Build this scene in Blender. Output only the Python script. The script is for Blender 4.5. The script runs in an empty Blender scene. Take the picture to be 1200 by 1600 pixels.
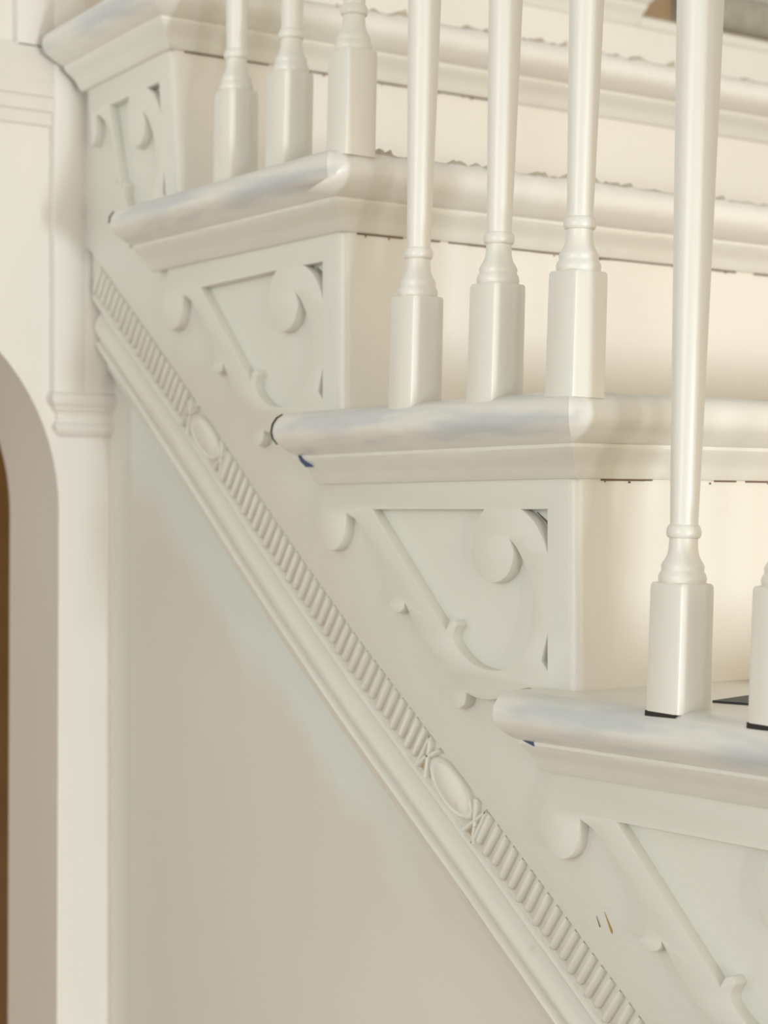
import bpy, bmesh, math, random
from mathutils import Vector, Matrix, noise

random.seed(7)
SC = bpy.context.scene
COL = SC.collection

# ------------------------------------------------------------------ camera
ZC = 1.6                       # eye height
cam_d = bpy.data.cameras.new('camera')
cam_d.lens = 67.5
cam_d.sensor_width = 36.0
cam_d.sensor_fit = 'AUTO'
cam_d.shift_y = 5.0 / 1600.0
cam_d.clip_start = 0.05
cam_d.dof.use_dof = True
cam_d.dof.focus_distance = 1.13
cam_d.dof.aperture_fstop = 9.5
cam = bpy.data.objects.new('camera', cam_d)
COL.objects.link(cam)
cam.location = (0.8830, -0.7651, ZC)
cam.rotation_euler = (math.radians(90), 0, math.atan2(0.8171, 0.5764))
SC.camera = cam

# ------------------------------------------------------------------ world, lamps, exposure
SC.view_settings.view_transform = 'Standard'
SC.view_settings.look = 'None'
SC.view_settings.gamma = 1.0
SC.view_settings.use_curve_mapping = False
SC.view_settings.exposure = 0.06
w = bpy.data.worlds.new('world')
SC.world = w
w.use_nodes = True
bg = w.node_tree.nodes['Background']
bg.inputs[0].default_value = (1.0, 0.98, 0.92, 1)
bg.inputs[1].default_value = 0.44


def area(name, loc, target, sx, sy, power, col):
    d = bpy.data.lights.new(name, 'AREA')
    d.shape = 'RECTANGLE'
    d.size, d.size_y = sx, sy
    d.energy = power
    d.color = col
    o = bpy.data.objects.new(name, d)
    COL.objects.link(o)
    o.location = loc
    v = Vector(target) - Vector(loc)
    o.rotation_euler = v.to_track_quat('-Z', 'Y').to_euler()
    return o


# daylight from the low windows at the foot of the stairs
area('hall_window_light', (4.4, -0.40, 1.0), (0.0, 0.0, 1.65), 0.24, 0.7, 72, (0.80, 0.905, 1.0))
area('side_window_light', (4.2, -1.50, 0.86), (0.0, 0.0, 1.65), 0.20, 0.6, 20, (0.82, 0.92, 1.0))
# added warm fill for bounce off the hall floor and walls, no lamp
area('hall_warm_fill', (3.2, -0.08, 1.75), (0.0, -0.10, 1.6), 2.0, 2.0, 47, (1.0, 0.81, 0.54))
# broad cool fill added on the open side of the stairs
area('room_cool_fill', (0.75, -3.4, 1.95), (0.0, 0.0, 1.6), 1.4, 1.6, 32, (0.86, 0.97, 1.0))

# ------------------------------------------------------------------ materials


def mat(name, col, rough=0.38, bump=0.12, bscale=260, spec=0.5, var=0.03, vscale=9.0, builder=None):
    m = bpy.data.materials.new(name)
    m.use_nodes = True
    nt = m.node_tree
    b = nt.nodes['Principled BSDF']
    b.inputs['Roughness'].default_value = rough
    b.inputs['Specular IOR Level'].default_value = spec
    geo = nt.nodes.new('ShaderNodeNewGeometry')
    n1 = nt.nodes.new('ShaderNodeTexNoise')
    n1.inputs['Scale'].default_value = vscale
    n1.inputs['Detail'].default_value = 5
    nt.links.new(geo.outputs['Position'], n1.inputs['Vector'])
    mix = nt.nodes.new('ShaderNodeMix')
    mix.data_type = 'RGBA'
    c = list(col) + [1]
    mix.inputs[6].default_value = [min(1, x * (1 - var)) for x in col] + [1]
    mix.inputs[7].default_value = [min(1, x * (1 + var)) for x in col] + [1]
    nt.links.new(n1.outputs['Fac'], mix.inputs[0])
    out = mix.outputs[2]
    if builder:
        out = builder(nt, geo, out)
    nt.links.new(out, b.inputs['Base Color'])
    if bump > 0:
        mp = nt.nodes.new('ShaderNodeMapping')
        mp.inputs['Scale'].default_value = (0.35, 1, 1)
        nt.links.new(geo.outputs['Position'], mp.inputs['Vector'])
        n2 = nt.nodes.new('ShaderNodeTexNoise')
        n2.inputs['Scale'].default_value = bscale
        n2.inputs['Detail'].default_value = 3
        nt.links.new(mp.outputs[0], n2.inputs['Vector'])
        n3 = nt.nodes.new('ShaderNodeTexNoise')
        n3.inputs['Scale'].default_value = 45
        n3.inputs['Detail'].default_value = 2
        nt.links.new(geo.outputs['Position'], n3.inputs['Vector'])
        add = nt.nodes.new('ShaderNodeMath')
        add.operation = 'ADD'
        nt.links.new(n2.outputs['Fac'], add.inputs[0])
        sc = nt.nodes.new('ShaderNodeMath')
        sc.operation = 'MULTIPLY'
        sc.inputs[1].default_value = 2.5
        nt.links.new(n3.outputs['Fac'], sc.inputs[0])
        nt.links.new(sc.outputs[0], add.inputs[1])
        bp = nt.nodes.new('ShaderNodeBump')
        bp.inputs['Strength'].default_value = bump
        bp.inputs['Distance'].default_value = 0.0015
        nt.links.new(add.outputs[0], bp.inputs['Height'])
        nt.links.new(bp.outputs[0], b.inputs['Normal'])
    return m


def mixcol(nt, fac, a, col):
    mx = nt.nodes.new('ShaderNodeMix')
    mx.data_type = 'RGBA'
    nt.links.new(fac, mx.inputs[0])
    nt.links.new(a, mx.inputs[6])
    mx.inputs[7].default_value = list(col) + [1]
    return mx.outputs[2]


def mth(nt, op, a, b=None, c=None, clamp=False):
    n = nt.nodes.new('ShaderNodeMath')
    n.operation = op
    n.use_clamp = clamp
    for i, v in enumerate((a, b, c)):
        if v is None:
            continue
        if isinstance(v, (int, float)):
            n.inputs[i].default_value = v
        else:
            nt.links.new(v, n.inputs[i])
    return n.outputs[0]


def smooth(nt, v, lo, hi):
    n = nt.nodes.new('ShaderNodeMapRange')
    n.interpolation_type = 'SMOOTHSTEP'
    n.inputs[1].default_value = lo
    n.inputs[2].default_value = hi
    nt.links.new(v, n.inputs[0])
    return n.outputs[0]


ANG = math.atan2(0.18, 0.252)
CA, SA = math.cos(ANG), math.sin(ANG)
Z3 = ZC + 0.0221               # nosing underside of the middle step
RUN, RISE = 0.252, 0.180


def cut_in(nt, geo, out):
    """fresher, cooler paint brushed along the moulding, with a ragged lower edge"""
    sep = nt.nodes.new('ShaderNodeSeparateXYZ')
    nt.links.new(geo.outputs['Position'], sep.inputs[0])
    a = mth(nt, 'MULTIPLY', sep.outputs[0], -SA)
    zz = mth(nt, 'SUBTRACT', sep.outputs[2], Z3)
    b = mth(nt, 'MULTIPLY', zz, -CA)
    t = mth(nt, 'ADD', a, b)
    n = nt.nodes.new('ShaderNodeTexNoise')
    n.inputs['Scale'].default_value = 11
    n.inputs['Detail'].default_value = 6
    n.inputs['Roughness'].default_value = 0.6
    nt.links.new(geo.outputs['Position'], n.inputs['Vector'])
    d = mth(nt, 'MULTIPLY_ADD', n.outputs['Fac'], -0.085, t)
    f = smooth(nt, d, 0.334, 0.300)
    fx = smooth(nt, sep.outputs[0], -0.16, -0.32)
    f = mth(nt, 'MULTIPLY', f, fx)
    f = mth(nt, 'MULTIPLY', f, 0.9)
    return mixcol(nt, f, out, (0.77, 0.80, 0.75))


def blue_tint_wear(nt, geo, out):
    """blue-grey tint in noisy smears along the side nosings"""
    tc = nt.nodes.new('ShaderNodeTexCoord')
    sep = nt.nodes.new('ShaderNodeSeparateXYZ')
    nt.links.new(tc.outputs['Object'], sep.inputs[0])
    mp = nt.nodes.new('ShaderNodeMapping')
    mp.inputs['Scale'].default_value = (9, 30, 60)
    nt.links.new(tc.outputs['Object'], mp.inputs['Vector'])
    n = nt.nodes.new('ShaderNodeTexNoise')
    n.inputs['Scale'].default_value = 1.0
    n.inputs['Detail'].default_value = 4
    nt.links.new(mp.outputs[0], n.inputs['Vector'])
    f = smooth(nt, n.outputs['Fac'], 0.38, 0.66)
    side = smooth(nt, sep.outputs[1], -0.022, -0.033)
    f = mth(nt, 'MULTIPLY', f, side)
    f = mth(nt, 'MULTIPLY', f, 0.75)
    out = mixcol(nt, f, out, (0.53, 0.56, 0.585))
    # bare brown wood on the worn top edge of the tread
    top = smooth(nt, sep.outputs[2], 0.0492, 0.0508)
    far = smooth(nt, sep.outputs[1], 0.10, 0.16)
    f2 = mth(nt, 'MULTIPLY', top, far)
    return mixcol(nt, f2, out, (0.42, 0.34, 0.24))


def dirt(nt, geo, out):
    n = nt.nodes.new('ShaderNodeTexNoise')
    n.inputs['Scale'].default_value = 70
    n.inputs['Detail'].default_value = 6
    nt.links.new(geo.outputs['Position'], n.inputs['Vector'])
    f = smooth(nt, n.outputs['Fac'], 0.66, 0.76)
    f = mth(nt, 'MULTIPLY', f, 0.35)
    return mixcol(nt, f, out, (0.62, 0.50, 0.36))


PAINT = (0.80, 0.775, 0.70)
M_paint = mat('cream_gloss_paint', PAINT)
M_string = mat('cream_string_paint', (0.79, 0.775, 0.705), bump=0.16)
M_bracket = mat('cream_bracket_paint', (0.79, 0.775, 0.705), bump=0.10)
M_riser = mat('cream_riser_paint', (0.82, 0.785, 0.715), rough=0.36, bump=0.06)
M_tread = mat('worn_tread_paint', (0.80, 0.775, 0.705), rough=0.3, bump=0.22, bscale=90, builder=blue_tint_wear)

def torn(nt, geo, out):
    tc = nt.nodes.new('ShaderNodeTexCoord')
    sep = nt.nodes.new('ShaderNodeSeparateXYZ')
    nt.links.new(tc.outputs['Object'], sep.inputs[0])
    n = nt.nodes.new('ShaderNodeTexNoise')
    n.inputs['Scale'].default_value = 85
    n.inputs['Detail'].default_value = 5
    nt.links.new(geo.outputs['Position'], n.inputs['Vector'])
    z = mth(nt, 'MULTIPLY_ADD', n.outputs['Fac'], 0.006, sep.outputs[2])
    f = smooth(nt, z, 0.0528, 0.0545)
    f = mth(nt, 'MULTIPLY', f, 0.8)
    out = mixcol(nt, f, out, (0.50, 0.41, 0.29))
    return out


M_flake = mat('thick_old_paint', (0.83, 0.80, 0.74), rough=0.3, bump=0.3, bscale=120, builder=torn)
M_bal = mat('baluster_paint', (0.80, 0.77, 0.695), rough=0.31, bump=0.06)
M_mould = mat('moulding_paint', (0.79, 0.765, 0.685), rough=0.24, bump=0.08, builder=dirt)
M_wall = mat('cream_wall_paint', (0.775, 0.74, 0.68), rough=0.55, bump=0.04)
M_span = mat('beige_wall_paint', (0.75, 0.71, 0.63), rough=0.5, bump=0.04, builder=cut_in)
M_plain = mat('beige_corner_paint', (0.75, 0.71, 0.63), rough=0.5, bump=0.04)
M_dirt = mat('ochre_dirt', (0.55, 0.43, 0.26), rough=0.7, bump=0)
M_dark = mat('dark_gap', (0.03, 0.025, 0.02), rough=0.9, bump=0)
M_ochre = mat('scratched_ochre', (0.45, 0.30, 0.08), rough=0.7, bump=0)
M_umber = mat('umber_dirt', (0.36, 0.27, 0.19), rough=0.9, bump=0)
M_crack = mat('brown_crack_dirt', (0.20, 0.13, 0.09), rough=0.9, bump=0)
M_blue = mat('old_blue_paint', (0.05, 0.08, 0.16), rough=0.5, bump=0)
M_brown = mat('bare_brown_wood', (0.36, 0.25, 0.14), rough=0.7, bump=0.2, var=0.2)
M_wood = mat('orange_brown_wood', (0.40, 0.22, 0.07), rough=0.45, bump=0.1, var=0.25, vscale=14)
M_carpet = mat('grey_carpet', (0.37, 0.345, 0.28), rough=0.95, bump=0.6, bscale=500, var=0.22, vscale=60)
M_floor = mat('floor_wood', (0.26, 0.18, 0.11), rough=0.4, bump=0.05, var=0.15)
M_grey = mat('flat_dark_grey', (0.05, 0.06, 0.065), rough=0.6, bump=0)

# ------------------------------------------------------------------ helpers


def link(name, me, parent=None, m=None, loc=None):
    o = bpy.data.objects.new(name, me)
    COL.objects.link(o)
    if m is not None and me is not None and not me.materials:
        me.materials.append(m)
    if parent is not None:
        o.parent = parent
    if loc is not None:
        o.location = loc
    return o


def from_bm(bm, name, sharp=40, flat=False):
    bmesh.ops.recalc_face_normals(bm, faces=bm.faces[:])
    me = bpy.data.meshes.new(name)
    bm.to_mesh(me)
    bm.free()
    if not flat:
        for p in me.polygons:
            p.use_smooth = True
        me.set_sharp_from_angle(angle=math.radians(sharp))
    return me


def tag(o, label=None, cat=None, group=None, kind=None):
    if label:
        o['label'] = label
    if cat:
        o['category'] = cat
    if group:
        o['group'] = group
    if kind:
        o['kind'] = kind
    return o


def empty(name, loc, label, cat, group=None):
    o = bpy.data.objects.new(name, None)
    COL.objects.link(o)
    o.location = loc
    o.empty_display_size = 0.05
    return tag(o, label, cat, group)


def add_box(bm, x0, x1, y0, y1, z0, z1, bevel=0.0, seg=2):
    r = bmesh.ops.create_cube(bm, size=1.0)
    vs = r['verts']
    for v in vs:
        v.co = Vector((x0 + (v.co.x + .5) * (x1 - x0), y0 + (v.co.y + .5) * (y1 - y0), z0 + (v.co.z + .5) * (z1 - z0)))
    if bevel > 0:
        es = set()
        for v in vs:
            for e in v.link_edges:
                es.add(e)
        bmesh.ops.bevel(bm, geom=list(es), offset=bevel, segments=seg, affect='EDGES', profile=0.5)
    return vs


def prism(bm, pts, place, d0, d1):
    """pts: 2D outline; place(u, v, d) -> xyz ; extruded between depths d0 and d1"""
    a = [bm.verts.new(place(u, v, d0)) for u, v in pts]
    b = [bm.verts.new(place(u, v, d1)) for u, v in pts]
    bm.faces.new(a)
    bm.faces.new(list(reversed(b)))
    n = len(pts)
    for i in range(n):
        j = (i + 1) % n
        bm.faces.new((a[i], b[i], b[j], a[j]))


def catmull(pts, corners, n=4):
    """closed outline smoothed between the corner indices"""
    cs = sorted(corners)
    N = len(pts)
    out = []
    for k, c in enumerate(cs):
        e = cs[(k + 1) % len(cs)]
        idx = [c]
        i = c
        while True:
            i = (i + 1) % N
            idx.append(i)
            if i == e:
                break
        seg = [Vector(pts[i]) for i in idx]
        if len(seg) == 2:
            out.append(tuple(seg[0]))
            continue
        for j in range(len(seg) - 1):
            p1, p2 = seg[j], seg[j + 1]
            p0 = seg[j - 1] if j > 0 else p1 * 2 - p2
            p3 = seg[j + 2] if j + 2 < len(seg) else p2 * 2 - p1
            for s in range(n):
                t = s / n
                q = 0.5 * ((2 * p1) + (p2 - p0) * t + (2 * p0 - 5 * p1 + 4 * p2 - p3) * t * t + (3 * p1 - p0 - 3 * p2 + p3) * t ** 3)
                out.append((q.x, q.y))
    return out


def plate(name, loops, y0, y1, bevel=0.0008):
    """flat board in the x-z plane with cut-outs, between depths y0 (front) and y1"""
    cu = bpy.data.curves.new(name, 'CURVE')
    cu.dimensions = '2D'
    cu.fill_mode = 'BOTH'
    cu.extrude = (y1 - y0) / 2 - bevel
    cu.bevel_depth = bevel
    cu.bevel_resolution = 1
    cu.offset = -bevel
    for lp in loops:
        sp = cu.splines.new('POLY')
        sp.points.add(len(lp) - 1)
        for i, (u, v) in enumerate(lp):
            sp.points[i].co = (u, v, 0, 1)
        sp.use_cyclic_u = True
    tmp = bpy.data.objects.new('tmp', cu)
    COL.objects.link(tmp)
    dg = bpy.context.evaluated_depsgraph_get()
    me = bpy.data.meshes.new_from_object(tmp.evaluated_get(dg))
    bpy.data.objects.remove(tmp)
    bpy.data.curves.remove(cu)
    me.materials.clear()
    ym = (y0 + y1) / 2
    for v in me.vertices:
        v.co = Vector((v.co.x, ym - v.co.z, v.co.y))
    bm = bmesh.new()
    bm.from_mesh(me)
    bpy.data.meshes.remove(me)
    bmesh.ops.remove_doubles(bm, verts=bm.verts[:], dist=1e-6)
    return from_bm(bm, name, 35)


def interp(tab, s):
    if s <= tab[0][0]:
        return tab[0][1]
    for (a, va), (b, vb) in zip(tab, tab[1:]):
        if s <= b:
            return va + (vb - va) * (s - a) / (b - a)
    return tab[-1][1]


BOW = [(-0.70, -0.016), (-0.62, -0.0150), (-0.52, -0.0125), (-0.45, -0.0105), (-0.38, -0.0075), (-0.30, -0.003), (-0.22, 0.000),
       (-0.13, 0.0018), (-0.05, 0.0008), (0.03, 0.0), (0.35, 0.0)]


def rake(s, t, y):
    """point on the raking moulding: s along the slope, t square to it, y depth"""
    t = t + interp(BOW, s)
    return Vector((s * CA - t * SA, y, Z3 - s * SA - t * CA))


# ------------------------------------------------------------------ setting: walls, floor
XA, XB = -0.675, -0.686        # proud casing and recessed wall faces
XBK = -0.791
WALLZ = 3.0


def place_x(u, v, d):
    return Vector((d, u, v))


# arch wall: pieces are one wall mesh with an arched opening
def wall_with_arch():
    bm = bmesh.new()
    R, yc, zc = 0.200, -0.2138, 1.604
    arc = []
    for i in range(0, 41):
        a = math.pi * i / 40
        arc.append((yc + R * math.cos(a), zc + R * math.sin(a)))      # from +y springing over to -y
    # right jamb leans a little
    right = [(-0.0205, 0.0)] + arc + [(yc - R, 0.0)]
    outl = right + [(yc - R - 0.0, 0.0), (-2.2, 0.0), (-2.2, WALLZ), (0.0075, WALLZ), (0.0075, 1.79), (0.0385, 1.79), (0.0385, 0.0)]
    clean = [outl[0]]
    for p in outl[1:]:
        if (Vector(p) - Vector(clean[-1])).length > 1e-5:
            clean.append(p)
    prism(bm, clean, lambda u, v, d: Vector((d, u, v)), XB, XBK)
    return from_bm(bm, 'wall_left', 30)


wl = link('wall_left', wall_with_arch(), None, M_wall)
tag(wl, kind='structure')


def casing():
    """proud upper casing, with the stepped head of the panel and the sunk panel beside it"""
    bm = bmesh.new()
    yl = -0.0232
    zb = 1.7078
    add_box(bm, XB - 0.004, XA, yl, 0.0075, zb, WALLZ, 0.0012)         # right stile
    add_box(bm, XB - 0.004, XA - 0.0004, -0.50, yl + 0.002, 1.9815, 2.0150, 0.001)   # rail over the panel
    add_box(bm, XB - 0.004, XA - 0.0004, -0.0585, yl + 0.002, 2.012, WALLZ, 0.001)
    return from_bm(bm, 'trim_1', 35)


cs = tag(link('trim_1', casing(), None, M_wall), kind='structure')


def below_casing():
    bm = bmesh.new()
    add_box(bm, XB - 0.004, XA, 0.007, 0.0385, 1.7078, 1.99, 0.0)
    return from_bm(bm, 'trim_2', 35)


tag(link('trim_2', below_casing(), None, M_wall), kind='structure')


def head_steps():
    bm = bmesh.new()
    for o, z0, z1 in ((0.0108, 1.9700, 1.9850), (0.0078, 1.9575, 1.9705), (0.0042, 1.9455, 1.958)):
        add_box(bm, XB - 0.003, XB + o, -0.50, -0.0222, z0, z1, 0.0008)
    return from_bm(bm, 'trim_3', 35)


tag(link('trim_3', head_steps(), None, M_wall), kind='structure')


def neck():
    """small moulded necking that returns at its left end"""
    prof = [(0.0, 1.6700), (0.0035, 1.6712), (0.0062, 1.6740), (0.0085, 1.6768), (0.0092, 1.6795), (0.0080, 1.6818), (0.0062, 1.6828), (0.0058, 1.6900),
            (0.0070, 1.6925), (0.0095, 1.6940), (0.0098, 1.6962), (0.0125, 1.6985), (0.0142, 1.7015), (0.0146, 1.7050), (0.0132, 1.7080), (0.0110, 1.7092), (-0.004, 1.7092)]
    bm = bmesh.new()
    rows = []
    for o, z in prof:
        yl = -0.0232 + (0.011 - o)
        rows.append([bm.verts.new((XB - 0.004, yl, z)), bm.verts.new((XB + o, yl, z)), bm.verts.new((XB + o, 0.0395, z))])
    for r0, r1 in zip(rows, rows[1:]):
        for j in range(2):
            bm.faces.new((r0[j], r0[j + 1], r1[j + 1], r1[j]))
    return from_bm(bm, 'trim_4', 35)


tag(link('trim_4', neck(), None, M_wall), kind='structure')


# wall under the stairs
def spandrel():
    bm = bmesh.new()
    xs0, xs1 = -0.632, 0.62
    # upper edge follows the slope behind the moulding
    up = []
    for i in range(0, 29):
        s = -0.60 + i * (1.26 / 28)
        p = rake(s, 0.306, 0)
        if xs0 + 0.002 < p.x < xs1 - 0.002:
            up.append((p.x, p.z))
    z_left = up[0][1] + (up[0][0] - xs0) * SA / CA
    pts = [(xs0, 0.0), (xs1, 0.0), (xs1, up[-1][1] - (xs1 - up[-1][0]) * SA / CA)] + list(reversed(up)) + [(xs0, z_left)]
    prism(bm, pts, lambda u, v, d: Vector((u, d, v)), 0.030, 0.06)
    return from_bm(bm, 'wall_back', 30)


ws = tag(link('wall_back', spandrel(), None, M_span), kind='structure')
bm = bmesh.new()
add_box(bm, XB - 0.002, -0.56, 0.0365, 0.058, 0.0, 1.80)
tag(link('trim_5', from_bm(bm, 'trim_5'), None, M_plain), kind='structure')

bm = bmesh.new()
add_box(bm, -3.0, 6.0, -5.0, 1.32, -0.05, 0.0)
tag(link('floor', from_bm(bm, 'floor'), None, M_floor), kind='structure')
bm = bmesh.new()
add_box(bm, -2.0, 0.80, 1.25, 1.30, 0.0, 3.0)
tag(link('wall_right', from_bm(bm, 'wall_right'), None, M_wall), kind='structure')

# wood seen through the archway
bm = bmesh.new()
add_box(bm, -0.93, -0.90, -0.50, 0.05, 0.0, 1.9, 0.002)
wd = link('wooden_board', from_bm(bm, 'wooden_board'), None, M_wood)
tag(wd, 'narrow strip of orange brown wood seen at the left edge through the archway', 'wood board')

# ------------------------------------------------------------------ staircase
stair = empty('staircase', (0, 0, 0), 'cream painted staircase with scroll cut brackets and fluted raking moulding', 'staircase')

COVE = [(0.0, 0.0), (0.0035, 0.0004), (0.0060, 0.0030), (0.0075, 0.0062), (0.0105, 0.0098), (0.0145, 0.0130), (0.0185, 0.0160), (0.0205, 0.0185), (0.0205, 0.0208)]
NOSE = [(0.0180, 0.0204), (0.0215, 0.0208), (0.0262, 0.0226), (0.0315, 0.0252), (0.0368, 0.0285), (0.0402, 0.0325), (0.0415, 0.0372), (0.0404, 0.0425), (0.0372, 0.0470), (0.0325, 0.0498), (0.0265, 0.0511), (0.0180, 0.0513), (-0.03, 0.0513)]
W = 1.24


def nz(p, sc, amp):
    return noise.noise(Vector(p) * sc) * amp


def sweep(name, prof, xl, seed, amp=0.0006, side=True, yend=W, y_start=None):
    bm = bmesh.new()
    path = []
    if side:
        n = 16
        for i in range(n + 1):
            f = i / n
            path.append(('s', f))
    ny = 70
    for j in range(1 if side else 0, ny + 1):
        path.append(('f', (j / ny) ** 1.4))
    rows = []
    for k, f in path:
        row = []
        for o, z in prof:
            if k == 's':
                # last station is the mitre
                p = Vector((xl + f * (o - xl), -o, z))
                nrm = Vector((0, -1, 0))
            else:
                ys = (-o if side else y_start)
                p = Vector((o, ys + f * (yend - ys), z))
                nrm = Vector((1, 0, 0))
            if o > 0.002:
                d = noise.noise(p * 38 + Vector((seed, 0, 0))) * amp + noise.noise(p * 130 + Vector((seed, 3, 0))) * amp * 0.4
                if not (k == 's' and f > 0.97):
                    p = p + nrm * d
                p.z += d * 0.5
            row.append(bm.verts.new(p))
        rows.append(row)
    for a, b in zip(rows, rows[1:]):
        for i in range(len(prof) - 1):
            bm.faces.new((a[i], b[i], b[i + 1], a[i + 1]))
    # end cap at the left return
    bm.faces.new(rows[0])
    if prof is NOSE:
        y0 = 0.03 if side else y_start
        q = [bm.verts.new((x, y, 0.0513)) for x, y in ((-0.275, y0), (-0.03, y0), (-0.03, yend), (-0.275, yend))]
        bm.faces.new(q)
        if side and xl < -0.2:
            q = [bm.verts.new((x, y, 0.0513)) for x, y in ((xl, 0.03), (-0.27, 0.03), (-0.27, 0.008), (xl, 0.008))]
    return from_bm(bm, name, 38)


# steps counted down from the one that passes behind the wall
STEPS = {k: Vector(((k - 3) * RUN, 0, Z3 - (k - 3) * RISE)) for k in range(0, 6)}
treads = {}
step_txt = {1: 'highest side nosing in view, meeting the casing', 2: 'nosing with chipped corner and blue grey smears', 3: 'nosing with a blue chip at its left end', 4: 'lowest nosing, with baluster feet showing gaps'}
for k, o in STEPS.items():
    side = k >= 1
    xl = -0.281 if k > 1 else -0.158
    kw = dict(side=side)
    if not side:
        kw['y_start'] = 0.012
        kw['yend'] = 0.745
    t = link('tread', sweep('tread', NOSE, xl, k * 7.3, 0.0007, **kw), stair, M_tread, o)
    if k in step_txt:
        t['label'] = step_txt[k]
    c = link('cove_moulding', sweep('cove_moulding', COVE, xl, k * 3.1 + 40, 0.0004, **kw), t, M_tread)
    treads[k] = t
    if k == 1:
        # sagging left end
        for ob in (t, c):
            for v in ob.data.vertices:
                if v.co.x < 0:
                    v.co.z += 0.045 * v.co.x
    # riser
    bm = bmesh.new()
    y0 = 0.0078 if side else 0.012
    z_low = -0.1287
    lean = 0.12 if k == 1 else 0.0
    cr = 0.0065
    outl = [(-0.02, W), (0.0, W)]
    if side:
        outl += [(-cr + cr * math.cos(a), cr - cr * math.sin(a)) for a in [math.pi / 2 * j / 6 for j in range(7)]]
        outl += [(-0.0068, 0.0), (-0.0068, 0.012), (-0.02, 0.012)]
    else:
        outl += [(0.0, y0), (-0.02, y0)]
    prism(bm, outl, lambda u, v, d: Vector((u, v, d)), z_low - 0.004, 0.004)
    for v in bm.verts:
        if v.co.y < 0.2:
            v.co.x += -lean * v.co.z
    link('riser', from_bm(bm, 'riser', 30), stair, M_riser, o)

# string board
def string_board():
    bm = bmesh.new()
    pts = []
    for k in range(1, 6):
        o = STEPS[k]
        xl = o.x - RUN
        if k == 1:
            xl = XA - 0.004
        pts.append((xl, o.z + 0.03))
        pts.append((o.x - 0.006, o.z + 0.03))
    pts.append((STEPS[5].x - 0.006, STEPS[5].z - 0.1287))
    pts.append((0.70, STEPS[5].z - 0.1287))
    # lower edge along the slope
    low = []
    s = 0.66
    while s > -0.72:
        p = rake(s, 0.2302, 0)
        if p.x > XA + 0.003:
            low.append((p.x, p.z))
        s -= 0.02
    sl = low[-1]
    low.append((XA - 0.004, sl[1] + (sl[0] - XA + 0.004) * SA / CA))
    pts[-1] = (low[0][0], STEPS[5].z - 0.1287)
    pts += low
    return plate('string_board', [pts], 0.008, 0.030, 0.0009)


link('string_board', string_board(), stair, M_string)

# scroll brackets
OUT = [(-0.2739, -0.0022), (-0.2764, -0.0082), (-0.2831, -0.0198), (-0.2857, -0.0281), (-0.284, -0.0374), (-0.2764, -0.0452), (-0.2655, -0.0474), (-0.2565, -0.0441), (-0.2507, -0.0358), (-0.2483, -0.0207), (-0.2354, -0.0257), (-0.2235, -0.0347), (-0.2117, -0.0453), (-0.2017, -0.0553), (-0.1941, -0.0653), (-0.1903, -0.0726), (-0.1918, -0.0802), (-0.1971, -0.0843), (-0.1933, -0.0877), (-0.1857, -0.0891), (-0.179, -0.0867), (-0.1768, -0.0818), (-0.1642, -0.0964), (-0.1519, -0.1087), (-0.1404, -0.1166), (-0.1305, -0.1245), (-0.1256, -0.1326), (-0.1235, -0.1392), (-0.1256, -0.1465), (-0.1221, -0.1488), (-0.1159, -0.1487), (-0.1097, -0.1452), (-0.1077, -0.138), (-0.0996, -0.1399), (-0.0895, -0.1407), (-0.0789, -0.1399), (-0.0634, -0.1358), (-0.0531, -0.1318), (-0.0437, -0.1299), (-0.0393, -0.1312), (-0.0369, -0.1338), (-0.020, -0.1345), (-0.0062, -0.1320), (-0.0062, 0.006), (-0.2739, 0.006)]
OUT_C = {0, 9, 17, 21, 28, 32, 40, 42, 43, 44}
MAIN = [(-0.2156, -0.0181), (-0.0895, -0.0184), (-0.0955, -0.0242), (-0.1002, -0.0354), (-0.1016, -0.0462), (-0.0989, -0.0561), (-0.0922, -0.0621), (-0.0829, -0.0652), (-0.0744, -0.0645), (-0.0659, -0.0602), (-0.0608, -0.0524), (-0.0595, -0.0451), (-0.0634, -0.0371), (-0.055, -0.0442), (-0.0475, -0.0549), (-0.0425, -0.0652), (-0.0406, -0.0759), (-0.0418, -0.0891), (-0.0468, -0.1014), (-0.055, -0.1115), (-0.0659, -0.1182), (-0.0763, -0.1213), (-0.0922, -0.1207), (-0.1056, -0.1166), (-0.1166, -0.1097), (-0.1221, -0.1033), (-0.1207, -0.0978), (-0.118, -0.0939), (-0.1207, -0.0906), (-0.1263, -0.0921), (-0.1305, -0.0983)]
MAIN_C = {0, 1, 12, 28, 29, 30}
TR = [(-0.0519, -0.0185), (-0.0264, -0.0185), (-0.0264, -0.045), (-0.0301, -0.0371), (-0.0381, -0.0269), (-0.0468, -0.0209)]
TR_C = {0, 1, 2}
SL = [(-0.0264, -0.0963), (-0.0264, -0.118), (-0.0319, -0.1124), (-0.0301, -0.1064)]
SL_C = {0, 1, 2}
SQ = [(-0.30, -0.152), (-0.2857, -0.150), (-0.264, -0.150), (-0.2155, -0.112), (-0.13, -0.098), (-0.0895, -0.076), (-0.0809, -0.068), (-0.0264, -0.0230), (-0.0062, -0.0062), (0.0, 0.0)]


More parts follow.
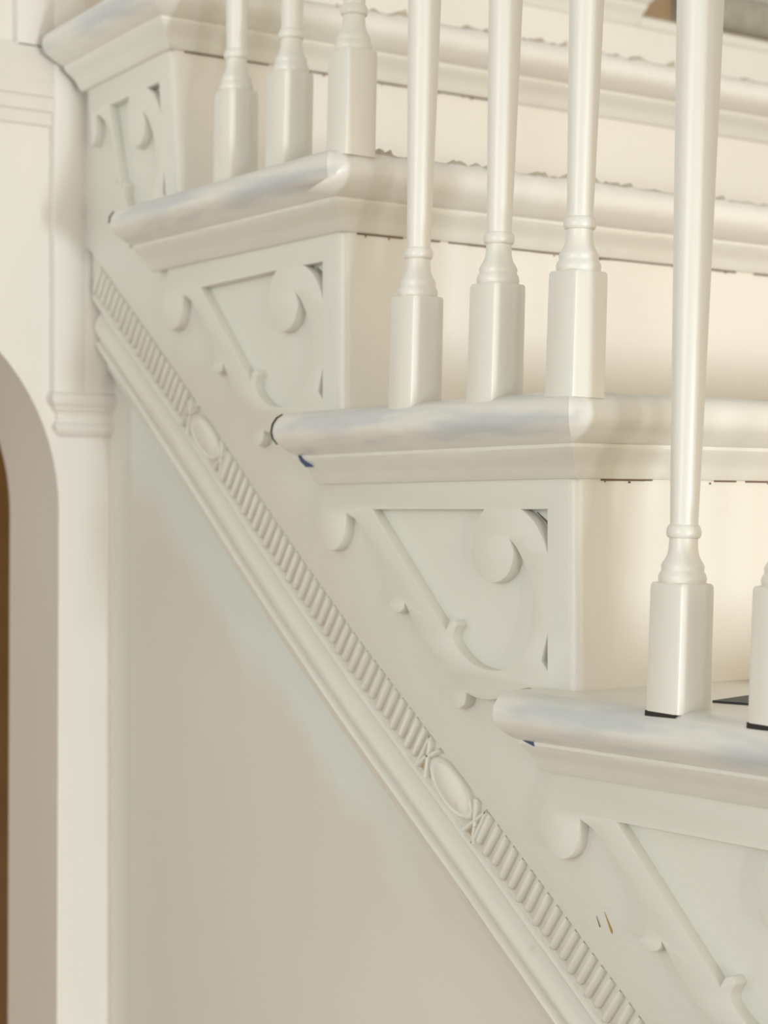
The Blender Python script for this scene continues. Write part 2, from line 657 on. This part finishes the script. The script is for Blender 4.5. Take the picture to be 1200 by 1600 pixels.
def bracket(k):
    def f(p):
        x, z = p
        if k == 1:
            x = interp(SQ, x) - 0.118 * z
            z = z * 0.985 - 0.004 + (0.045 * x if z < 0.005 else 0)
        if k == 2:
            # the hand-cut boards differ a little
            x = x + 0.016 * max(0, min(1, (-x - 0.10) / 0.15))
            z = z - 0.003 * max(0, min(1, (-x - 0.10) / 0.15))
        if k == 4:
            z = z - 0.005 * max(0, min(1, (-x) / 0.1)) * (1 if z < -0.005 else 0)
        return (x, z)
    loops = []
    for pts, cc in ((OUT, OUT_C), (MAIN, MAIN_C), (TR, TR_C), (SL, SL_C)):
        loops.append([f(p) for p in catmull(pts, cc)])
    return plate('scroll_bracket', loops, -0.0006, 0.0085, 0.0008)


br_txt = {1: 'narrow scroll bracket squeezed against the casing'}
for k in range(1, 6):
    b = link('scroll_bracket', bracket(k), stair, M_bracket, STEPS[k])
    if k in br_txt:
        b['label'] = br_txt[k]


# dirty recesses of the fretwork: brown filler in the lower sliver, a crack along the upper spandrel
for k in (1, 2, 3):
    b = [o for o in stair.children if o.name.startswith('scroll_bracket') and (o.location - STEPS[k]).length < 1e-4][0]
    sh = (lambda p: p) if k > 1 else (lambda p: (interp(SQ, p[0]) - 0.118 * p[1], p[1] * 0.985 - 0.004))
    bm = bmesh.new()
    prism(bm, [sh(p) for p in catmull(SL, SL_C)], lambda u, v, d: Vector((u, d, v)), 0.0072, 0.0084)
    link('dirty_recess', from_bm(bm, 'dirty_recess', flat=True), b, M_umber)
    arc = [TR[i] for i in (2, 3, 4, 5)]
    bm = bmesh.new()
    rows = []
    for i, p in enumerate(arc):
        wv = (0.0006, 0.0013, 0.0011, 0.0004)[i]
        q = sh(p)
        rows.append([bm.verts.new((q[0] + dx, y, q[1] + dx * 0.7)) for dx, y in ((0.0008, 0.0074), (0.0008 + wv, 0.0074), (0.0008 + wv, 0.0086), (0.0008, 0.0086))])
    for p, q in zip(rows, rows[1:]):
        for i in range(4):
            bm.faces.new((p[i], p[(i + 1) % 4], q[(i + 1) % 4], q[i]))
    link('dirt_crack', from_bm(bm, 'dirt_crack', flat=True), b, M_crack)

# raking moulding
RPROF = [(0.226, 0.0135), (0.2330, 0.0135), (0.2590, 0.0135), (0.2612, 0.0148), (0.2636, 0.0150), (0.2652, 0.0132), (0.2672, 0.0128), (0.2690, 0.0142), (0.2702, 0.0195),
         (0.2730, 0.0225), (0.2765, 0.0216), (0.2800, 0.0188), (0.2840, 0.0160), (0.2885, 0.0152), (0.2925, 0.0166), (0.2950, 0.0200), (0.2970, 0.0206),
         (0.2982, 0.0172), (0.2996, 0.0160), (0.3012, 0.0166), (0.3030, 0.0205), (0.3060, 0.0246), (0.3100, 0.0268), (0.3150, 0.0276), (0.3172, 0.0282), (0.3180, 0.0297)]


def raking():
    bm = bmesh.new()
    rows = []
    n = 60
    for i in range(n + 1):
        row = []
        for t, y in RPROF:
            s0 = (XA + 0.0004 + (t - 0.0145) * SA) / CA
            s = s0 + (0.66 - s0) * i / n
            p = rake(s, t, y)
            d = noise.noise(Vector((s * 60, t * 300, 1.7))) * 0.00035
            p.y += d
            row.append(bm.verts.new(p))
        rows.append(row)
    for a, b in zip(rows, rows[1:]):
        for i in range(len(RPROF) - 1):
            bm.faces.new((a[i], b[i], b[i + 1], a[i + 1]))
    return from_bm(bm, 'raking_moulding', 42)


rm = link('raking_moulding', raking(), stair, M_mould)
rm['label'] = 'stepped raking moulding below the string with a band of reeds'


def reed_mesh(seed):
    rnd = random.Random(seed)
    bm = bmesh.new()
    r = 0.0031
    L0, L1 = -0.0135, 0.0135 + rnd.uniform(-0.0015, 0.001)
    st = [(L0, 0.75), (L0 + 0.003, 1.0), (L1 - 0.004, 1.0), (L1 - 0.0012, 0.72), (L1, 0.25)]
    rows = []
    for t, k in st:
        row = []
        for j in range(7):
            a = math.pi * j / 6
            row.append(bm.verts.new((math.cos(a) * r * k, -math.sin(a) * 0.0050 * k ** 0.6, t)))
        rows.append(row)
    for a, b in zip(rows, rows[1:]):
        for j in range(6):
            bm.faces.new((a[j], a[j + 1], b[j + 1], b[j]))
    bm.faces.new(rows[-1])
    bm.faces.new(rows[0])
    return from_bm(bm, 'reed', 60)


reeds = [reed_mesh(i) for i in range(4)]
for m in reeds:
    m.materials.append(M_mould)
# local axes of a reed: x along the slope, z (its length) down square to the slope
ROT = Matrix(((CA, 0, -SA), (0, 1, 0), (-SA, 0, -CA)))
MED = (-0.404, 0.006, 0.416)
pitch = 0.01035
s = -0.645
i = 0
while s < 0.62:
    if all(abs(s - c) > 0.0405 for c in MED):
        p = rake(s, 0.2460, 0.0137)
        o = link('reed', reeds[i % 4], rm)
        mw = ROT.to_4x4()
        mw.translation = p
        # slight hand-made differences
        mw = mw @ Matrix.Rotation(random.uniform(-0.03, 0.03), 4, 'Y')
        o.matrix_local = mw
        s += pitch + random.uniform(-0.0006, 0.0006)
    else:
        s += 0.001
    i += 1


def medallion():
    bm = bmesh.new()
    # low oval dome with a rim
    rings = [(1.0, 0.0), (0.97, -0.0035), (0.90, -0.0045), (0.82, -0.0036), (0.70, -0.0046), (0.45, -0.0058), (0.2, -0.0062)]
    ax, at = 0.0285, 0.0128
    prev = None
    for f, y in rings:
        row = [bm.verts.new((ax * f * math.cos(2 * math.pi * j / 32), y, at * f * math.sin(2 * math.pi * j / 32))) for j in range(32)]
        if prev:
            for j in range(32):
                bm.faces.new((prev[j], prev[(j + 1) % 32], row[(j + 1) % 32], row[j]))
        prev = row
    bm.faces.new(prev)

    def rib(a, b, wd=0.0022, h=0.0050):
        a, b = Vector((a[0], 0, a[1])), Vector((b[0], 0, b[1]))
        d = (b - a).normalized()
        nrm = Vector((d.z, 0, -d.x))
        rows = []
        for p in (a, a.lerp(b, .33), a.lerp(b, .66), b):
            rows.append([bm.verts.new(p + nrm * wd * math.cos(t) + Vector((0, -h * math.sin(t), 0))) for t in [math.pi * j / 5 for j in range(6)]])
        for r0, r1 in zip(rows, rows[1:]):
            for j in range(5):
                bm.faces.new((r0[j], r0[j + 1], r1[j + 1], r1[j]))
        bm.faces.new(rows[0])
        bm.faces.new(rows[-1])
    for sg in (-1, 1):
        rib((sg * 0.0375, -0.0135), (sg * 0.0260, 0.0135))
        rib((sg * 0.0240, -0.0125), (sg * 0.0340, 0.0030))
        rib((sg * 0.0340, 0.0030), (sg * 0.0385, 0.0135))
        rib((sg * 0.0375, -0.0135), (sg * 0.0385, 0.0135), 0.0022)
    me = None
    bmesh.ops.recalc_face_normals(bm, faces=bm.faces[:])
    # ochre dirt in the little pockets
    for sg in (-1, 1):
        q = [bm.verts.new((sg * x, -0.0006, z)) for x, z in ((0.0265, 0.0138), (0.0372, 0.0138), (0.0335, 0.0045))]
        f = bm.faces.new(q if sg > 0 else list(reversed(q)))
        f.material_index = 1
        f.normal_update()
        if f.normal.y > 0:
            f.normal_flip()
    me = bpy.data.meshes.new('medallion')
    bm.to_mesh(me)
    bm.free()
    for p in me.polygons:
        p.use_smooth = True
    me.set_sharp_from_angle(angle=math.radians(50))
    me.materials.append(M_mould)
    me.materials.append(M_dirt)
    return me


mm = medallion()
for c in MED:
    o = link('medallion', mm, rm)
    mw = ROT.to_4x4()
    mw.translation = rake(c, 0.2465, 0.0136)
    o.matrix_local = mw


# thick flaking paint on the front nosings
def paint_layer(k, y0, y1, seed, ragged_left=False):
    rnd = random.Random(seed)
    bm = bmesh.new()
    prof = [(0.0230, 0.0212), (0.0315, 0.0252), (0.0368, 0.0285), (0.0402, 0.0325), (0.0415, 0.0372), (0.0404, 0.0425), (0.0372, 0.0470)]
    n = int((y1 - y0) / 0.004)
    rows = []
    for j in range(n + 1):
        f = j / n
        row = []
        y = y0 + f * (y1 - y0)
        rag = noise.noise(Vector((y * 40, seed, 0))) * 0.5 + noise.noise(Vector((y * 140, seed, 5))) * 0.5
        rag2 = noise.noise(Vector((y * 90, seed, 9)))
        for i, (o, z) in enumerate(prof):
            yy = y
            if ragged_left and j < 14:
                lim = -0.047 + 0.028 * ((z - 0.0208) / 0.026) + noise.noise(Vector((z * 400, 2, seed))) * 0.006
                yy = lim + (y0 + 14 / n * (y1 - y0) - lim) * (j / 14)
            wob = noise.noise(Vector((yy * 60, z * 80, seed))) * 0.0006
            if i == 0:
                row.append(bm.verts.new((o - 0.002, yy, z)))
            edge = 0.0 if j else -0.0016
            row.append(bm.verts.new((o + 0.0012 + wob + edge, yy, z)))
        # torn upper edge curling over the tread top
        row.append(bm.verts.new((0.0345 + rag2 * 0.004, row[-1].co.y, 0.0505 + 0.0026 * max(0, rag))))
        row.append(bm.verts.new((0.0290 + rag * 0.012, row[-1].co.y + rag2 * 0.004, 0.0520 + 0.0105 * max(0, rag + 0.08))))
        rows.append(row)
    for a, b in zip(rows, rows[1:]):
        for i in range(len(a) - 1):
            bm.faces.new((a[i], b[i], b[i + 1], a[i + 1]))
    return from_bm(bm, 'paint_layer', 50)


pl = link('paint_layer', paint_layer(2, -0.03, 0.62, 3, True), treads[2], M_flake)
pl['label'] = 'thick flaking paint layer with a torn edge'
link('paint_layer', paint_layer(1, 0.14, 0.95, 8), treads[1], M_flake)

# ------------------------------------------------------------------ balusters
def block_mesh(zb=-0.0045):
    bm = bmesh.new()
    h = 0.0700
    a = 0.01325
    st = [(zb, a), (0.0645, a * 0.985), (0.0680, a * 0.975), (0.0692, a * 0.93), (0.0697, a * 0.80)]
    rows = []
    for z, r in st:
        c = 0.0030
        ring = []
        for sx, sy in ((1, 1), (-1, 1), (-1, -1), (1, -1)):
            pa = [(sx * r, sy * (r - c)), (sx * (r - c * .29), sy * (r - c * .29)), (sx * (r - c), sy * r)]
            if sx * sy < 0:
                pa.reverse()
            ring += pa
        rows.append([bm.verts.new((x, y, z)) for x, y in ring])
    for p, q in zip(rows, rows[1:]):
        n = len(p)
        for j in range(n):
            bm.faces.new((p[j], p[(j + 1) % n], q[(j + 1) % n], q[j]))
    bm.faces.new(rows[-1])
    bm.faces.new(list(reversed(rows[0])))
    return from_bm(bm, 'base_block', 30)


def lathe(name, prof, n=40, sharp=40):
    bm = bmesh.new()
    rows = [[bm.verts.new((r * math.cos(2 * math.pi * j / n), r * math.sin(2 * math.pi * j / n), z)) for j in range(n)] for r, z in prof]
    for p, q in zip(rows, rows[1:]):
        for j in range(n):
            bm.faces.new((p[j], p[(j + 1) % n], q[(j + 1) % n], q[j]))
    bm.faces.new(rows[0])
    bm.faces.new(rows[-1])
    return from_bm(bm, name, sharp)


me_block = block_mesh()
me_block_raised = block_mesh(-0.0016)
me_base = lathe('turned_base', [(0.0126, 0.0690), (0.0132, 0.0705), (0.0134, 0.0722), (0.0128, 0.0745), (0.0118, 0.0758), (0.0117, 0.0770), (0.0120, 0.0782), (0.0117, 0.0795), (0.0105, 0.0815), (0.0093, 0.0835), (0.0084, 0.0862), (0.0080, 0.0900), (0.0079, 0.0942)])
me_ring = lathe('collar', [(0.0078, 0.0938), (0.0090, 0.0944), (0.0096, 0.0957), (0.0097, 0.0975), (0.0093, 0.0995), (0.0086, 0.1008), (0.0077, 0.1016)])
shaft = [(0.0077, 0.1010)]
for i in range(1, 16):
    f = i / 15
    shaft.append((0.0077 + 0.0064 * f ** 0.9, 0.101 + 0.36 * f))
shaft += [(0.0141, 0.50), (0.0130, 0.54), (0.0110, 0.58), (0.0100, 0.62)]
me_shaft = lathe('shaft', shaft)
for m in (me_block, me_block_raised, me_base, me_ring, me_shaft):
    m.materials.append(M_bal)

proto = None
YB = -0.0369 + 0.01325
bal = [
    # step, x of the near corner, lean x, lean y, label
    (2, -0.3664, 0.012, 0.003, 'second step in view: leftmost of the three balusters whose feet stand behind the smeared nosing'),
    (2, -0.2910, 0.020, 0.015, 'middle one of the three balusters standing on the step with blue grey smears'),
    (2, -0.2100, 0.022, 0.015, 'cream baluster rising right behind the chipped nosing corner'),
    (3, -0.1197, 0.022, 0.014, 'cream baluster with rough paint blisters at its foot, left one on the middle step'),
    (3, -0.0360, 0.024, 0.017, 'cream baluster in the middle of the three on the middle step'),
    (3, 0.0395, 0.026, 0.018, 'cream baluster over the brightly lit nosing corner of the middle step'),
    (4, 0.1262, 0.026, 0.018, 'large nearest cream baluster with a dark gap under its foot on the lowest step'),
    (4, 0.2030, 0.026, 0.018, 'baluster cut off by the right edge of the picture'),
    (4, 0.2900, 0.026, 0.018, 'third baluster of the lowest step in view, over its nosing corner'),
    (5, 0.3780, 0.026, 0.018, 'baluster of the next lower step, farthest left of its three'),
    (5, 0.4600, 0.026, 0.018, 'baluster of the next lower step, middle of its three'),
    (5, 0.5430, 0.026, 0.018, 'baluster of the next lower step, over its nosing corner'),
]
for k, xc, lx, ly, label in bal:
    o = STEPS[k]
    root = empty('baluster', (xc - 0.01325, YB + (0.0105 if k == 2 else 0.0), o.z + 0.0513), label, 'baluster', 'turned balusters along the stairs')
    # old balusters lean a little
    root.matrix_basis = Matrix.Translation(root.location) @ Matrix(((1, 0, lx, 0), (0, 1, ly, 0), (-lx, -ly, 1, 0), (0, 0, 0, 1)))
    for nm, me in (('base_block', me_block), ('turned_base', me_base), ('collar', me_ring), ('shaft', me_shaft)):
        link(nm, me_block_raised if (k == 4 and nm == 'base_block') else me, root)
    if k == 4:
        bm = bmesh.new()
        add_box(bm, -0.0128, 0.0112, -0.01300, 0.0, -0.0045, -0.0014)  # near-black box stands in for the shade under the foot
        link('foot_gap_shade', from_bm(bm, 'foot_gap_shade', flat=True), root, M_dark)

# thin dark grey wedge shape on the lowest tread
bm = bmesh.new()
prism(bm, [(0.0, 0.0), (0.032, 0.0080), (0.018, 0.034), (-0.0125, 0.046)], lambda u, v, d: Vector((u, v, d)), 0.0, 0.0012)
sh = link('wedge', from_bm(bm, 'wedge', flat=True), None, M_grey, (STEPS[4].x - 0.252 + 0.0985, 0.0168, STEPS[4].z + 0.0514))
tag(sh, 'thin dark grey wedge shape on the lowest tread between two baluster feet', 'wedge')

# grey carpet on the highest step, with the bare brown wood beside it
o = STEPS[0]
bm = bmesh.new()
prof = [(0.003, 0.0150), (0.016, 0.0160), (0.022, 0.021), (0.0245, 0.031), (0.024, 0.042), (0.020, 0.052), (0.012, 0.0565), (-0.20, 0.0565), (-0.20, 0.0514), (0.003, 0.0514)]
prism(bm, prof, lambda u, v, d: Vector((u, d, v)), 0.80, 1.235)
cp = link('stair_carpet', from_bm(bm, 'stair_carpet', 60), None, M_carpet, o)
tag(cp, 'mottled grey carpet on the highest step at the top right corner', 'carpet')
bm = bmesh.new()
prof = [(-0.004, 0.0100), (0.0022, 0.0100), (0.0022, 0.0510), (-0.20, 0.0510), (-0.20, 0.0100)]
prism(bm, prof, lambda u, v, d: Vector((u, d, v)), 0.7455, 1.235)
tw = link('bare_tread', from_bm(bm, 'bare_tread', flat=True), stair, M_brown, o)
tw['label'] = 'bare brown wood where the nosing is missing'
bm = bmesh.new()
prof = [(-0.004, 0.0), (0.0050, 0.0), (0.0080, 0.004), (0.0085, 0.009), (0.0060, 0.0120), (-0.004, 0.0130)]
prism(bm, prof, lambda u, v, d: Vector((u, d, v)), 0.7455, 1.235)
link('cove_moulding', from_bm(bm, 'cove_moulding', 40), treads[0], M_tread)


# dirt-filled cracks under the nosings and dark gaps at the nosing ends
def cracks(k, y0, y1, seed, dens=0.6):
    rnd = random.Random(seed)
    bm = bmesh.new()
    y = y0
    while y < y1:
        ln = rnd.uniform(0.006, 0.03)
        if rnd.random() < dens:
            h = rnd.uniform(0.0004, 0.0009)
            add_box(bm, -0.0005, 0.0006 + rnd.uniform(0, 0.0004), y, y + ln, -0.0003 - h, 0.0004)
        if rnd.random() < 0.3:
            q = y + rnd.uniform(0, ln)
            add_box(bm, -0.0005, 0.0004, q, q + rnd.uniform(0.0008, 0.002), -0.0012 - rnd.uniform(0.0004, 0.0016), -0.0012)
        y += ln
    ob = link('dirt_crack', from_bm(bm, 'dirt_crack', flat=True), treads[k], M_crack)
    ob['kind'] = 'stuff'


cracks(1, 0.012, 0.35, 11, 0.8)
cracks(2, 0.012, 0.60, 12, 0.8)
cracks(3, 0.020, 0.30, 13, 0.75)


def end_gap(k, xl, z0, z1, wdt):
    """thin dark slit along the rounded end of a side nosing"""
    pts = [(o, z) for o, z in NOSE if z0 <= z <= z1]
    bm = bmesh.new()
    rows = []
    n = len(pts)
    for i, (o, z) in enumerate(pts):
        c = Vector((0.024, 0.036))
        d = (Vector((o, z)) - c).normalized()
        t = wdt * (0.35 + 0.65 * math.sin(math.pi * (i + 0.5) / n))
        a, b = Vector((o, z)) - d * 0.001, Vector((o, z)) + d * t
        rows.append([bm.verts.new((x, -q.x, q.y)) for x in (xl - 0.0006, xl - 0.0001) for q in (a, b)])
    for p, q in zip(rows, rows[1:]):
        for i, j in ((0, 1), (1, 3), (3, 2), (2, 0)):
            bm.faces.new((p[i], p[j], q[j], q[i]))
    link('end_gap', from_bm(bm, 'end_gap', flat=True), treads[k], M_dark)


end_gap(3, -0.281, 0.028, 0.0505, 0.0014)
end_gap(2, -0.281, 0.036, 0.0480, 0.0014)


def chip(k, pts, y):
    bm = bmesh.new()
    prism(bm, pts, lambda u, v, d: Vector((u, d, v)), y, y + 0.006)
    ob = link('paint_chip', from_bm(bm, 'paint_chip', flat=True), treads[k], M_blue)
    ob['label'] = 'chip showing dark blue undercoat'


chip(3, [(-0.2795, 0.0215), (-0.2755, 0.0205), (-0.2675, 0.0128), (-0.2685, 0.0122), (-0.2755, 0.0165)], -0.0212)
chip(4, [(-0.2770, 0.0205), (-0.2670, 0.0205), (-0.2665, 0.0180)], -0.0212)


# two small scratches through to the wood on the string board
for q0, q1, wd, mm_ in (((0.0170, -0.2602), (0.0238, -0.2714), 0.0010, M_ochre), ((0.0098, -0.2640), (0.0130, -0.2700), 0.0004, M_crack)):
    bm = bmesh.new()
    prism(bm, [(q0[0], Z3 + q0[1]), (q1[0] - wd, Z3 + q1[1]), (q1[0], Z3 + q1[1] - wd), (q1[0] + wd * 0.4, Z3 + q1[1] + wd)], lambda u, v, d: Vector((u, d, v)), 0.0076, 0.0082)
    link('scratch', from_bm(bm, 'scratch', flat=True), stair, mm_)
